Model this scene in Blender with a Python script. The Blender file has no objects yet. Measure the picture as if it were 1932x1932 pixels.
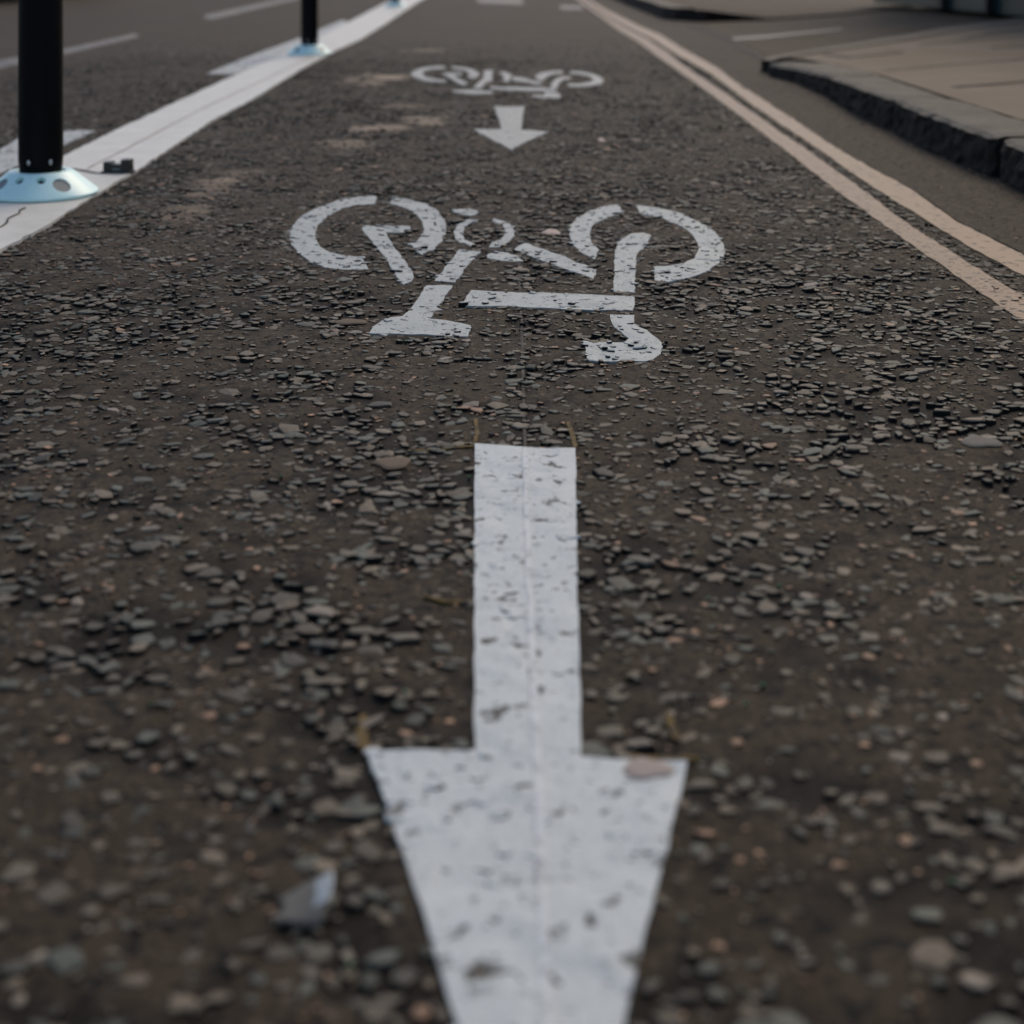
import bpy, bmesh, math, random
import numpy as np
from mathutils import Vector, Matrix
from mathutils.geometry import delaunay_2d_cdt

random.seed(7)
rng = np.random.default_rng(7)
S = bpy.context.scene
C = S.collection
PI = math.pi

# ------------------------------------------------------------ camera, light
EYE = 0.60                       # camera height in metres
FPX, HV, CU = 2980.0, -90.0, 966.0   # focal length, horizon row, centre column of the survey grid

cam = bpy.data.cameras.new('camera')
camo = bpy.data.objects.new('camera', cam); C.objects.link(camo)
camo.location = (0, 0, EYE); camo.rotation_euler = (PI / 2, 0, 0)
cam.sensor_width = 36; cam.lens = FPX / 1932 * 36
cam.shift_y = -(966 - HV) / 1932
cam.clip_start = 0.05; cam.clip_end = 500
cam.dof.use_dof = True; cam.dof.focus_distance = 2.45; cam.dof.aperture_fstop = 4.1
S.camera = camo

SUN_AZ, SUN_EL = math.radians(24), math.radians(42)
W = bpy.data.worlds.new('World'); S.world = W; W.use_nodes = True
wn = W.node_tree.nodes; wl = W.node_tree.links
sky = wn.new('ShaderNodeTexSky'); sky.sky_type = 'NISHITA'; sky.sun_disc = False
sky.sun_elevation = SUN_EL; sky.sun_rotation = SUN_AZ
sky.dust_density = 2.0; sky.air_density = 0.75; sky.ozone_density = 0.2
wn['Background'].inputs['Strength'].default_value = 0.115
wl.new(sky.outputs[0], wn['Background'].inputs[0])
sl = bpy.data.lights.new('sun', 'SUN'); sl.energy = 0.75; sl.angle = math.radians(24); sl.color = (1, 0.83, 0.58)
so = bpy.data.objects.new('sun', sl); C.objects.link(so)
sv = Vector((math.sin(SUN_AZ) * math.cos(SUN_EL), math.cos(SUN_AZ) * math.cos(SUN_EL), math.sin(SUN_EL)))
so.rotation_euler = (-sv).to_track_quat('-Z', 'Y').to_euler()
S.view_settings.view_transform = 'Standard'; S.view_settings.look = 'None'
S.view_settings.exposure = 0.50; S.view_settings.gamma = 1.0

# ------------------------------------------------------------ helpers
def G(u, v, z=0.0):
    d = v - HV
    return ((u - CU) / d * (EYE - z), FPX * (EYE - z) / d)

def near_sym(x, y): return (515.2 + x * .46667, 334.9 + y * .46667)
def far_sym(x, y): return (740.6 + x * .23333, 96.6 + y * .23333)
def pav(x, y): return (1416.8 + x * .26667, y * .26667)

def gp(pts, tf=None, z=0.0):
    return [G(*(tf(*p) if tf else p), z) for p in pts]

def smooth_closed(P, n=1):
    for _ in range(n):
        Q = []
        for i in range(len(P)):
            a = P[i]; b = P[(i + 1) % len(P)]
            Q += [(a[0] * .75 + b[0] * .25, a[1] * .75 + b[1] * .25), (a[0] * .25 + b[0] * .75, a[1] * .25 + b[1] * .75)]
        P = Q
    return P

def tag(o, label=None, cat=None, group=None, kind=None):
    if label: o['label'] = label
    if cat: o['category'] = cat
    if group: o['group'] = group
    if kind: o['kind'] = kind
    return o

def mesh_obj(name, V, F, mats, parent=None, midx=None, smooth=False, loc=None):
    me = bpy.data.meshes.new(name)
    me.from_pydata([tuple(map(float, v)) for v in V], [], F)
    for m in (mats if isinstance(mats, (list, tuple)) else [mats]): me.materials.append(m)
    if midx is not None: me.polygons.foreach_set('material_index', midx)
    me.polygons.foreach_set('use_smooth', [bool(smooth)] * len(me.polygons))
    me.update()
    o = bpy.data.objects.new(name, me); C.objects.link(o)
    if parent: o.parent = parent
    if loc: o.location = loc
    return o

def bm_obj(name, bm, mats, parent=None, smooth=False, loc=None):
    me = bpy.data.meshes.new(name); bm.normal_update(); bm.to_mesh(me); bm.free()
    for m in (mats if isinstance(mats, (list, tuple)) else [mats]): me.materials.append(m)
    me.polygons.foreach_set('use_smooth', [bool(smooth)] * len(me.polygons))
    o = bpy.data.objects.new(name, me); C.objects.link(o)
    if parent: o.parent = parent
    if loc: o.location = loc
    return o

def fast_mesh(name, V, quads, tris, mats, qm=None, tm=None, tint=None):
    """numpy arrays to a mesh"""
    me = bpy.data.meshes.new(name)
    nq, nt = len(quads), len(tris)
    me.vertices.add(len(V)); me.vertices.foreach_set('co', np.asarray(V, np.float32).ravel())
    loops = np.concatenate([quads.ravel(), tris.ravel()]).astype(np.int32)
    me.loops.add(len(loops)); me.loops.foreach_set('vertex_index', loops)
    st = np.concatenate([np.arange(nq) * 4, nq * 4 + np.arange(nt) * 3]).astype(np.int32)
    me.polygons.add(nq + nt); me.polygons.foreach_set('loop_start', st)
    for m in mats: me.materials.append(m)
    if qm is not None or tm is not None:
        mi = np.concatenate([qm if qm is not None else np.zeros(nq, int), tm if tm is not None else np.zeros(nt, int)])
        me.polygons.foreach_set('material_index', mi.astype(np.int32))
    me.polygons.foreach_set('use_smooth', np.zeros(nq + nt, bool))
    me.update(calc_edges=True)
    if tint is not None:
        a = me.color_attributes.new('tint', 'FLOAT_COLOR', 'POINT')
        a.data.foreach_set('color', np.asarray(tint, np.float32).ravel())
    me.validate()
    o = bpy.data.objects.new(name, me); C.objects.link(o)
    return o

# value noise in numpy
_tab = rng.random((256, 256))
def vnoise(x, y, s, off=0):
    x = np.asarray(x) * s + off * 17.3; y = np.asarray(y) * s + off * 9.1
    xi = np.floor(x).astype(int); yi = np.floor(y).astype(int)
    fx = x - xi; fy = y - yi
    fx = fx * fx * (3 - 2 * fx); fy = fy * fy * (3 - 2 * fy)
    t = lambda a, b: _tab[a % 256, b % 256]
    return (t(xi, yi) * (1 - fx) + t(xi + 1, yi) * fx) * (1 - fy) + (t(xi, yi + 1) * (1 - fx) + t(xi + 1, yi + 1) * fx) * fy

def sstep(a, b, t):
    t = np.clip((t - a) / (b - a), 0, 1); return t * t * (3 - 2 * t)

def cluster(x, y):
    n = .26 * vnoise(x, y, 4.0, 1) + .34 * vnoise(x, y, 12.0, 2) + .40 * vnoise(x, y, 29.0, 3)
    return sstep(.44, .62, n)

def inpoly(x, y, P):
    x = np.asarray(x); y = np.asarray(y)
    r = np.zeros(x.shape, bool); n = len(P)
    for i in range(n):
        x1, y1 = P[i]; x2, y2 = P[(i + 1) % n]
        if y1 == y2: continue
        c = (y1 > y) != (y2 > y)
        r ^= c & (x < (x2 - x1) * (y - y1) / (y2 - y1) + x1)
    return r

def dense_area(x, y):
    e = sstep(.35, .6, y) * (1 - sstep(7.0, 11.0, y)) * sstep(-2.5, -2.2, x)
    return e * (1 - sstep(.93, 1.0, x))

def height(x, y):
    h = -0.0030 * cluster(x, y) * dense_area(x, y)
    h = h + (vnoise(x, y, 34, 7) - .5) * .0022 + (vnoise(x, y, 3, 8) - .5) * .003 + (vnoise(x, y, 75, 9) - .5) * .001
    return h

# ------------------------------------------------------------ materials
def mat(name, base=(.5, .5, .5), rough=.6, metal=0.0, spec=0.5):
    m = bpy.data.materials.new(name); m.use_nodes = True
    b = m.node_tree.nodes['Principled BSDF']
    b.inputs['Base Color'].default_value = (*base, 1)
    b.inputs['Roughness'].default_value = rough; b.inputs['Metallic'].default_value = metal
    b.inputs['Specular IOR Level'].default_value = spec
    return m, m.node_tree.nodes, m.node_tree.links, b

def coords(n): return n.new('ShaderNodeTexCoord').outputs['Object']
def noise(n, l, co, scale, detail=4, rough=.6):
    t = n.new('ShaderNodeTexNoise'); t.inputs['Scale'].default_value = scale
    t.inputs['Detail'].default_value = detail; t.inputs['Roughness'].default_value = rough
    l.new(co, t.inputs['Vector']); return t.outputs['Fac']
def ramp(n, l, src, stops):
    r = n.new('ShaderNodeValToRGB'); l.new(src, r.inputs[0])
    e = r.color_ramp.elements
    while len(e) < len(stops): e.new(.5)
    for i, (p, c) in enumerate(stops):
        e[i].position = p; e[i].color = (*c, 1) if len(c) == 3 else c
    return r.outputs[0]
def mix(n, l, f, a, b, mode='MIX'):
    m = n.new('ShaderNodeMix'); m.data_type = 'RGBA'; m.blend_type = mode
    for s, v in ((m.inputs[0], f), (m.inputs[6], a), (m.inputs[7], b)):
        if hasattr(v, 'is_output'): l.new(v, s)
        elif isinstance(v, (int, float)): s.default_value = v
        else: s.default_value = (*v, 1)
    return m.outputs[2]
def bump(n, l, b, h, dist, strength=1.0, prev=None):
    k = n.new('ShaderNodeBump'); k.inputs['Distance'].default_value = dist; k.inputs['Strength'].default_value = strength
    l.new(h, k.inputs['Height'])
    if prev: l.new(prev, k.inputs['Normal'])
    l.new(k.outputs[0], b.inputs['Normal']); return k.outputs[0]
def g3(v): return (v, v, v)

def make_asphalt(name, c0, c1, grit, stain=False, rough=.62, spec=.5):
    m, n, l, b = mat(name, rough=rough, spec=spec)
    co = coords(n)
    big = noise(n, l, co, 1.3, 3); mid = noise(n, l, co, 22, 5); fine = noise(n, l, co, 420, 3, .7)
    c = ramp(n, l, mid, [(.3, c0), (.7, c1)])
    c = mix(n, l, ramp(n, l, big, [(.35, g3(.0)), (.7, g3(.45))]), c, tuple(.68 * v for v in c0))
    c = mix(n, l, 1.0, c, ramp(n, l, fine, [(.25, g3(.6)), (.55, g3(1)), (.8, g3(1.35))]), 'MULTIPLY')
    c = mix(n, l, 1.0, c, ramp(n, l, noise(n, l, co, 95, 3, .7), [(.28, g3(.62)), (.5, g3(1)), (.75, g3(1.3))]), 'MULTIPLY')
    # aggregate flecks
    v = n.new('ShaderNodeTexVoronoi'); v.inputs['Scale'].default_value = 70; l.new(co, v.inputs['Vector'])
    hs = n.new('ShaderNodeSeparateColor'); l.new(v.outputs['Color'], hs.inputs[0])
    fle = ramp(n, l, v.outputs['Distance'], [(.18, g3(1)), (.34, g3(0))])
    pick = ramp(n, l, hs.outputs[0], [(.72, g3(0)), (.78, g3(1))])
    f = mix(n, l, 1.0, fle, pick, 'MULTIPLY')
    c = mix(n, l, mix(n, l, 1.0, f, g3(grit), 'MULTIPLY'), c, (.15, .115, .085))
    if grit > .5:      # crevices of the coarse surface, their shade painted as dark specks
        pn = noise(n, l, co, 55, 3, .55)
        c = mix(n, l, ramp(n, l, pn, [(.54, g3(0)), (.62, g3(.85))]), c, (.008, .009, .008))
        pn2 = noise(n, l, co, 150, 3, .6)
        c = mix(n, l, ramp(n, l, pn2, [(.56, g3(0)), (.64, g3(.8))]), c, (.010, .010, .009))
    if stain:
        a = n.new('ShaderNodeAttribute'); a.attribute_name = 'tint'
        sc = n.new('ShaderNodeSeparateColor'); l.new(a.outputs['Color'], sc.inputs[0])
        c = mix(n, l, mix(n, l, 1.0, sc.outputs[1], g3(.9), 'MULTIPLY'), c, (.013, .011, .009))  # hollows between clustered chips: shade painted into the road colour
        a = n.new('ShaderNodeAttribute'); a.attribute_name = 'tint'
        sn = ramp(n, l, noise(n, l, co, 30, 5, .7), [(.3, g3(.4)), (.55, g3(1))])
        c = mix(n, l, mix(n, l, 1.0, sc.outputs[0], sn, 'MULTIPLY'), c, (.38, .30, .225))
    l.new(c, b.inputs['Base Color'])
    k = bump(n, l, b, noise(n, l, co, 210, 5, .75), .0026, 1.0)
    bump(n, l, b, mid, .004, .5, k)
    return m

M_road = make_asphalt('asphalt', (.056, .041, .0255), (.084, .062, .040), .8, True, rough=.76, spec=.10)
M_gutter = make_asphalt('smooth_asphalt', (.064, .048, .031), (.090, .068, .046), .55, rough=.8, spec=.13)
M_side = make_asphalt('side_asphalt', (.092, .070, .048), (.118, .092, .065), .3, rough=.85, spec=.12)

# chippings: colour per stone
M_chip, n, l, b = mat('stone_chips', rough=.62, spec=.2)
a = n.new('ShaderNodeAttribute'); a.attribute_name = 'tint'
co = coords(n)
l.new(mix(n, l, 1.0, a.outputs['Color'], ramp(n, l, noise(n, l, co, 300, 4, .65), [(.3, g3(.65)), (.7, g3(1.3))]), 'MULTIPLY'), b.inputs['Base Color'])
bump(n, l, b, noise(n, l, co, 190, 3), .0012, .7)

M_chipshade, *_ = mat('chip_side_shade', (.007, .007, .006), .8, spec=.2)  # chip sides: crevice shadow painted in as a near-black colour

def make_paint(name, c, wear, scale, worn=(.05, .045, .036), rough=.55, dirt=.3, fleck=0.0):
    m, n, l, b = mat(name, rough=rough, spec=.25)
    co = coords(n)
    base = mix(n, l, ramp(n, l, noise(n, l, co, 9, 5, .65), [(.35, g3(0)), (.75, g3(dirt))]), c, tuple(v * .72 for v in c))
    base = mix(n, l, 1.0, base, ramp(n, l, noise(n, l, co, 160, 4, .7), [(.3, g3(.88)), (.7, g3(1.05))]), 'MULTIPLY')
    w = noise(n, l, co, scale, 5, .62)
    msk = ramp(n, l, w, [(wear, g3(0)), (wear + .055, g3(1))])
    if fleck:
        w2 = noise(n, l, co, scale * 3.1, 3, .6)
        msk = mix(n, l, 1.0, msk, ramp(n, l, w2, [(fleck, g3(0)), (fleck + .08, g3(.8))]), 'ADD')
    l.new(mix(n, l, msk, base, worn), b.inputs['Base Color'])
    k = bump(n, l, b, noise(n, l, co, 120, 4), .0014, .6)
    iv = n.new('ShaderNodeInvert'); l.new(msk, iv.inputs[1])
    bump(n, l, b, iv.outputs[0], .003, .7, k)
    return m

M_arrow = make_paint('arrow_paint', (.53, .57, .56), .595, 34, fleck=.635)
M_bike = make_paint('symbol_paint', (.39, .42, .40), .60, 60, fleck=.63)
M_farp = make_paint('far_symbol_paint', (.33, .34, .32), .60, 30)
M_strip = make_paint('strip_paint', (.66, .65, .59), .70, 14, dirt=.7)
M_dash = make_paint('dash_paint', (.41, .43, .41), .56, 30)
M_old = make_paint('old_paint', (.15, .125, .10), .52, 9)
M_faint = make_paint('faint_paint', (.115, .095, .075), .50, 6)
M_yel = make_paint('yellow_paint', (.27, .175, .10), .59, 40)
M_yel2 = make_paint('yellow_paint_worn', (.255, .165, .098), .575, 60, fleck=.61)

M_kerb, n, l, b = mat('granite', rough=.8, spec=.2)
co = coords(n)
l.new(mix(n, l, 1.0, ramp(n, l, noise(n, l, co, 7, 5), [(.3, (.14, .12, .09)), (.7, (.22, .195, .155))]),
          ramp(n, l, noise(n, l, co, 190, 3, .8), [(.3, g3(.6)), (.7, g3(1.3))]), 'MULTIPLY'), b.inputs['Base Color'])
bump(n, l, b, noise(n, l, co, 40, 6, .75), .010, 1.0)
M_kface, n, l, b = mat('shaded_granite', rough=.85, spec=.2)  # kerb and skirt faces, their deep shade put into the base colour
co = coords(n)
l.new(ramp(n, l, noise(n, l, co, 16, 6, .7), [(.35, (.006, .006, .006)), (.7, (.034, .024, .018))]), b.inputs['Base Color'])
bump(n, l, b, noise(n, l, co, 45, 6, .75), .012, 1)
M_slab, n, l, b = mat('paving_stone', rough=.88, spec=.2)
co = coords(n)
l.new(mix(n, l, 1.0, ramp(n, l, noise(n, l, co, 1.4, 5), [(.3, (.18, .132, .085)), (.7, (.215, .18, .135))]),
          ramp(n, l, noise(n, l, co, 150, 4, .8), [(.3, g3(.8)), (.7, g3(1.15))]), 'MULTIPLY'), b.inputs['Base Color'])
bump(n, l, b, noise(n, l, co, 60, 5), .003, .5)
M_joint = mat('dark_joint', (.022, .018, .015), .9)[0]
M_lid = make_asphalt('lid_metal', (.10, .09, .078), (.12, .108, .094), .1)

M_tube, n, l, b = mat('black_rubber', (.003, .003, .003), .55, spec=.12)
M_base, n, l, b = mat('pale_blue_plastic', rough=.38)
co = coords(n)
c = ramp(n, l, noise(n, l, co, 14, 5), [(.35, (.62, .90, .86)), (.7, (.69, .95, .91))])
c = mix(n, l, ramp(n, l, noise(n, l, co, 60, 6, .7), [(.60, g3(0)), (.72, g3(.45))]), c, (.17, .21, .21))
l.new(c, b.inputs['Base Color'])
bump(n, l, b, noise(n, l, co, 30, 3), .0008, .3)
M_grey, *_ = mat('grey_plug', (.16, .185, .185), .5)
M_dark, *_ = mat('dark_hole', (.008, .009, .009), .6)
M_steel, *_ = mat('steel_screw', (.55, .53, .50), .3, .6)
M_refl, *_ = mat('reflective_white', (.7, .7, .7), .4)
M_black, n, l, b = mat('black_plastic', (.010, .011, .010), .42)
bump(n, l, b, noise(n, l, coords(n), 90, 4), .001, .5)
M_gum, *_ = mat('old_gum', (.17, .155, .13), .9, spec=.15)
M_gum2, *_ = mat('brown_gum', (.15, .115, .085), .9, spec=.15)
M_gum3, n, l, b = mat('pale_gum', (.33, .24, .20), .65)
M_ochre = make_paint('ochre_crayon', (.15, .095, .022), .52, 150, rough=.8)
M_chalk = make_paint('chalk', (.085, .080, .070), .46, 90, worn=(.045, .034, .024), rough=.8)
M_chalk2 = make_paint('chalk_on_paint', (.64, .67, .66), .56, 90, worn=(.55, .57, .55), rough=.7)
M_gum4, *_ = mat('grey_gum', (.34, .285, .25), .8, spec=.2)
M_film2, *_ = mat('film_body', (.085, .083, .073), .6, spec=.3)
M_film, n, l, b = mat('pale_film', (.27, .31, .33), .4)

# ------------------------------------------------------------ marking outlines
ARROW = gp([(896, 840), (990, 845), (1086, 848), (1089, 1100), (1097, 1395), (1097, 1432), (1298, 1442),
            (1250, 1640), (1175, 1932), (1040, 2471), (862, 1932), (770, 1640), (692, 1417), (895, 1420), (895, 1250), (895, 1050)])
NB = [
 ([(418,75),(350,78),(270,92),(190,120),(120,155),(80,195),(67,235),(72,265),(100,305),(150,340),(210,365),(290,378),(388,376),(360,322),(290,318),(230,305),(190,280),(172,250),(170,220),(185,190),(220,160),(280,128),(340,113),(415,108)], 0),
 ([(482,78),(560,90),(620,108),(670,140),(697,180),(700,215),(685,255),(650,290),(600,312),(575,295),(555,268),(575,262),(600,240),(610,210),(605,180),(580,150),(540,125),(500,112),(474,108)], 0),
 ([(372,193),(556,198),(548,220),(455,222),(475,260),(520,320),(570,395),(560,420),(525,435),(505,410),(470,350),(420,280),(375,230),(358,205)], 0),
 ([(752,292),(838,297),(735,424),(652,420)], 0),
 ([(620,437),(727,438),(640,560),(632,572),(700,580),(760,590),(800,600),(790,643),(390,630),(400,605),(440,580),(480,567),(520,562),(545,545)], 0),
 ([(830,170),(780,172),(745,190),(732,215),(735,240),(755,265),(800,278),(820,272),(800,262),(775,250),(768,225),(775,200),(800,183),(828,180)], 0),
 ([(890,168),(930,175),(960,190),(977,215),(975,240),(950,262),(910,280),(870,282),(885,262),(920,250),(938,230),(938,205),(920,188),(888,182)], 0),
 ([(722,130),(800,128),(830,145),(800,155),(770,150),(740,142)], 0),
 ([(865,310),(900,297),(940,305),(1000,320),(1010,335),(960,345),(890,335),(865,325)], 0),
 ([(972,288),(1020,262),(1300,370),(1305,385),(1295,412),(1200,375),(1010,305)], 0),
 ([(1395,108),(1340,118),(1280,135),(1230,165),(1203,195),(1198,230),(1210,265),(1240,300),(1300,332),(1315,290),(1285,262),(1280,230),(1290,200),(1320,175),(1370,155),(1418,145)], 0),
 ([(1465,112),(1540,120),(1640,145),(1720,180),(1790,225),(1822,275),(1825,310),(1800,350),(1750,385),(1680,405),(1600,420),(1545,418),(1540,362),(1590,362),(1660,350),(1705,325),(1722,290),(1710,255),(1680,220),(1630,190),(1560,160),(1490,148)], 0),
 ([(1530,240),(1500,228),(1450,230),(1410,250),(1385,290),(1380,340),(1378,463),(1462,468),(1465,400),(1468,320),(1480,300),(1510,270)], 0),
 ([(800,458),(1000,468),(1200,472),(1464,486),(1454,540),(1200,532),(1000,525),(760,515)], 0),
 ([(1362,556),(1458,560),(1460,590),(1510,620),(1555,650),(1573,680),(1568,715),(1530,740),(1500,745),(1275,740),(1255,660),(1420,665),(1440,650),(1405,625),(1372,600)], 0),
]
NEAR_BIKE = [gp(p, near_sym) for p, _ in NB]
FB = [
 [(425,122),(350,120),(250,135),(175,160),(148,185),(160,205),(220,230),(310,250),(430,250),(435,235),(350,228),(280,212),(240,190),(250,165),(320,150),(425,142)],
 [(480,125),(560,130),(650,150),(700,180),(695,205),(650,222),(600,212),(625,195),(610,170),(560,152),(490,145)],
 [(400,180),(560,178),(560,195),(490,195),(540,225),(605,262),(580,280),(540,265),(450,210)],
 [(740,160),(810,155),(805,190),(810,235),(760,255),(715,300),(650,300),(690,260),(735,225)],
 [(480,322),(620,315),(820,330),(800,348),(640,350),(500,335)],
 [(865,175),(900,170),(960,190),(950,220),(940,248),(880,240),(905,215)],
 [(965,210),(1040,215),(1140,240),(1215,262),(1190,275),(1080,255),(970,235)],
 [(780,285),(900,292),(1210,300),(1325,308),(1320,328),(1100,325),(900,318),(800,305)],
 [(1370,160),(1280,163),(1190,180),(1155,205),(1165,228),(1210,245),(1240,220),(1270,195),(1380,182)],
 [(1440,210),(1360,212),(1310,235),(1285,270),(1277,297),(1330,302),(1345,265),(1380,235),(1440,228)],
 [(1440,160),(1560,175),(1660,200),(1710,235),(1690,265),(1600,285),(1500,293),(1430,288),(1415,268),(1500,268),(1590,255),(1630,235),(1590,205),(1520,190),(1430,182)],
 [(1230,335),(1340,340),(1365,365),(1350,380),(1240,382),(1130,372),(1135,358),(1230,358)],
]
FAR_BIKE = [gp(p, far_sym) for p in FB]
FAR_ARROW = gp([(820,450),(1070,450),(1050,560),(1040,638),(1260,655),(1150,710),(960,800),(800,720),(655,638),(885,635),(855,540)], far_sym)

def extend(P0, P1, y):
    t = (y - P0[1]) / (P1[1] - P0[1]); return (P0[0] + (P1[0] - P0[0]) * t, y)

sr = gp([(0,477),(90,427),(160,383),(253,327),(300,297),(400,230),(480,187),(567,133),(633,97),(678,77),(736,40),(792,2)])
sl_ = gp([(120,297),(200,257),(300,210),(400,163),(480,127),(547,100),(659,42),(725,7)])
sr = [extend(sr[3], sr[0], .1)] + sr + [(sr[-1][0] - .03, 34)]
sl_ = [(sl_[0][0] + .03, .1)] + sl_ + [(sl_[-1][0] - .05, 34)]
def jag(P, amp, step, seed, skip=()):
    Q = []; r = random.Random(seed)
    for i in range(len(P) - 1):
        a, b_ = P[i], P[i + 1]
        L = math.dist(a, b_); k = max(1, int(min(L, 9) / step)) if a[1] < 9 else max(1, int(L / .4))
        for j in range(k):
            t = j / k
            Q.append((a[0] + (b_[0] - a[0]) * t + (r.random() - .5) * amp, a[1] + (b_[1] - a[1]) * t))
    Q.append(P[-1]); return Q
STRIP = jag(sr, .007, .035, 1) + jag(sl_, .007, .035, 2)[::-1]

yi_l = gp([(1090,0),(1122,24),(1168,58),(1208,82),(1242,108),(1288,140),(1388,213),(1501,300),(1588,367),(1688,440),(1788,510),(1932,610)])
yi_r = gp([(1099,0),(1134,26),(1182,54),(1222,74),(1260,100),(1288,122),(1388,190),(1521,283),(1621,353),(1721,430),(1821,493),(1932,563)])
yo_l = gp([(1104,0),(1140,26),(1190,54),(1235,76),(1260,93),(1288,110),(1341,140),(1421,200),(1521,267),(1621,337),(1721,400),(1821,463),(1932,523)])
yo_r = gp([(1112,0),(1150,22),(1201,47),(1245,65),(1272,82),(1288,92),(1351,127),(1388,155),(1488,220),(1588,287),(1721,360),(1805,420),(1932,483)])
def band(L_, R_, seed):
    def ex(P):
        far = (P[0][0] - .06, 40); near = extend(P[-3], P[-1], .1)
        return [far] + P + [(P[-1][0] * .98 + near[0] * .02, .1)]
    return jag(ex(L_)[::-1], .005, .04, seed) + jag(ex(R_)[::-1], .005, .04, seed + 1)[::-1]
YEL_IN = band(yi_l, yi_r, 5); YEL_OUT = band(yo_l, yo_r, 9)

# ------------------------------------------------------------ road sheet
def axis(dense0, dense1, step, lo, hi, k=1.35):
    a = list(np.arange(dense0, dense1 + 1e-6, step)); s = step
    while a[-1] < hi: s *= k; a.append(min(a[-1] + s, hi))
    s = step
    while a[0] > lo: s *= k; a.insert(0, max(a[0] - s, lo))
    return np.array(a)
xs = axis(-2.6, 1.18, .011, -90, 90); ys = axis(.25, 10.0, .014, -60, 300)
X, Y = np.meshgrid(xs, ys)
Z = height(X, Y)
fade = sstep(-2.6, -2.4, X) * (1 - sstep(1.1, 1.18, X)) * sstep(.25, .4, Y) * (1 - sstep(8.6, 10.0, Y))
Z = Z * fade
nx, ny = len(xs), len(ys)
idx = np.arange(nx * ny).reshape(ny, nx)
quads = np.stack([idx[:-1, :-1], idx[:-1, 1:], idx[1:, 1:], idx[1:, :-1]], -1).reshape(-1, 4)
def blob(x, y, u, v, ru, rv, a=1.0):
    cx, cy = G(u, v); ex = abs(G(u + ru, v)[0] - cx); ey = abs(G(u, v - rv)[1] - cy)
    r = np.sqrt(((x - cx) / ex) ** 2 + ((y - cy) / ey) ** 2)
    r = r + (vnoise(x, y, 12, 21) - .5) * .9 + (vnoise(x, y, 40, 22) - .5) * .5
    return a * (1 - sstep(.55, 1.1, r))
def stain(x, y):
    s = blob(x, y, 735, 145, 40, 5, .9) + blob(x, y, 690, 147, 45, 11, .5) + blob(x, y, 700, 158, 30, 5, .4)
    s = s + blob(x, y, 725, 240, 70, 9, .75) + blob(x, y, 800, 228, 50, 9, .7) + blob(x, y, 845, 215, 12, 10, .35) + blob(x, y, 650, 268, 60, 12, .5)
    s = s + blob(x, y, 400, 350, 55, 26, .45) + blob(x, y, 350, 395, 50, 26, .4) + blob(x, y, 450, 330, 60, 14, .35)
    s = s + blob(x, y, 760, 200, 80, 4, .3) + blob(x, y, 800, 95, 40, 3, .5) + blob(x, y, 1330, 150, 40, 6, .15)
    return np.clip(s, 0, 1)
st = stain(X, Y).ravel()
cl_ = (cluster(X, Y) * dense_area(X, Y)).ravel()
tint = np.stack([st, cl_ * (1 - st), st, np.ones_like(st)], -1)
V = np.stack([X, Y, Z], -1).reshape(-1, 3)
qx = X[:-1, :-1].ravel()
road = fast_mesh('road', V, quads, np.zeros((0, 3), int), [M_road], tint=tint)
road.data.polygons.foreach_set('use_smooth', np.ones(len(road.data.polygons), bool))
tag(road, kind='structure')

# ------------------------------------------------------------ chippings
def stones(px, py, rad, asp, rot, top, tilt, depth, K=7):
    """flat broken stone chips: returns verts (n,3K+1,3), face templates"""
    N = len(px)
    th = (np.arange(K) + rng.uniform(-.42, .42, (N, K))) * 2 * PI / K
    rr = rng.uniform(.66, 1.15, (N, K))
    lx = np.cos(th) * rr * rad[:, None]; ly = np.sin(th) * rr * rad[:, None] * asp[:, None]
    c, s = np.cos(rot)[:, None], np.sin(rot)[:, None]
    wx = lx * c - ly * s; wy = lx * s + ly * c
    ta = rng.uniform(0, 2 * PI, N)[:, None]
    ty = tilt[:, None] * (wx * np.cos(ta) + wy * np.sin(ta))
    ins = rng.uniform(.80, .93, (N, 1))
    ring0 = np.stack([px[:, None] + wx * 1.05, py[:, None] + wy * 1.05, np.repeat((top - depth)[:, None], K, 1)], -1)
    ring1 = np.stack([px[:, None] + wx, py[:, None] + wy, top[:, None] - rad[:, None] * rng.uniform(.04, .13, (N, 1)) + ty + rng.uniform(-.0005, .0005, (N, K))], -1)
    ring2 = np.stack([px[:, None] + wx * ins, py[:, None] + wy * ins, top[:, None] + ty * ins + rng.uniform(-.0004, .0004, (N, K))], -1)
    cen = np.stack([px, py, top + rad * .03], -1)[:, None, :]
    V = np.concatenate([ring0, ring1, ring2, cen], 1)
    i = np.arange(K); j = (i + 1) % K
    q = np.concatenate([np.stack([i, j, K + j, K + i], -1), np.stack([K + i, K + j, 2 * K + j, 2 * K + i], -1)])
    t = np.stack([2 * K + i, 2 * K + j, np.full(K, 3 * K)], -1)
    off = (np.arange(N) * (3 * K + 1))[:, None, None]
    return V.reshape(-1, 3), (q[None] + off).reshape(-1, 4), (t[None] + off).reshape(-1, 3), K

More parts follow.
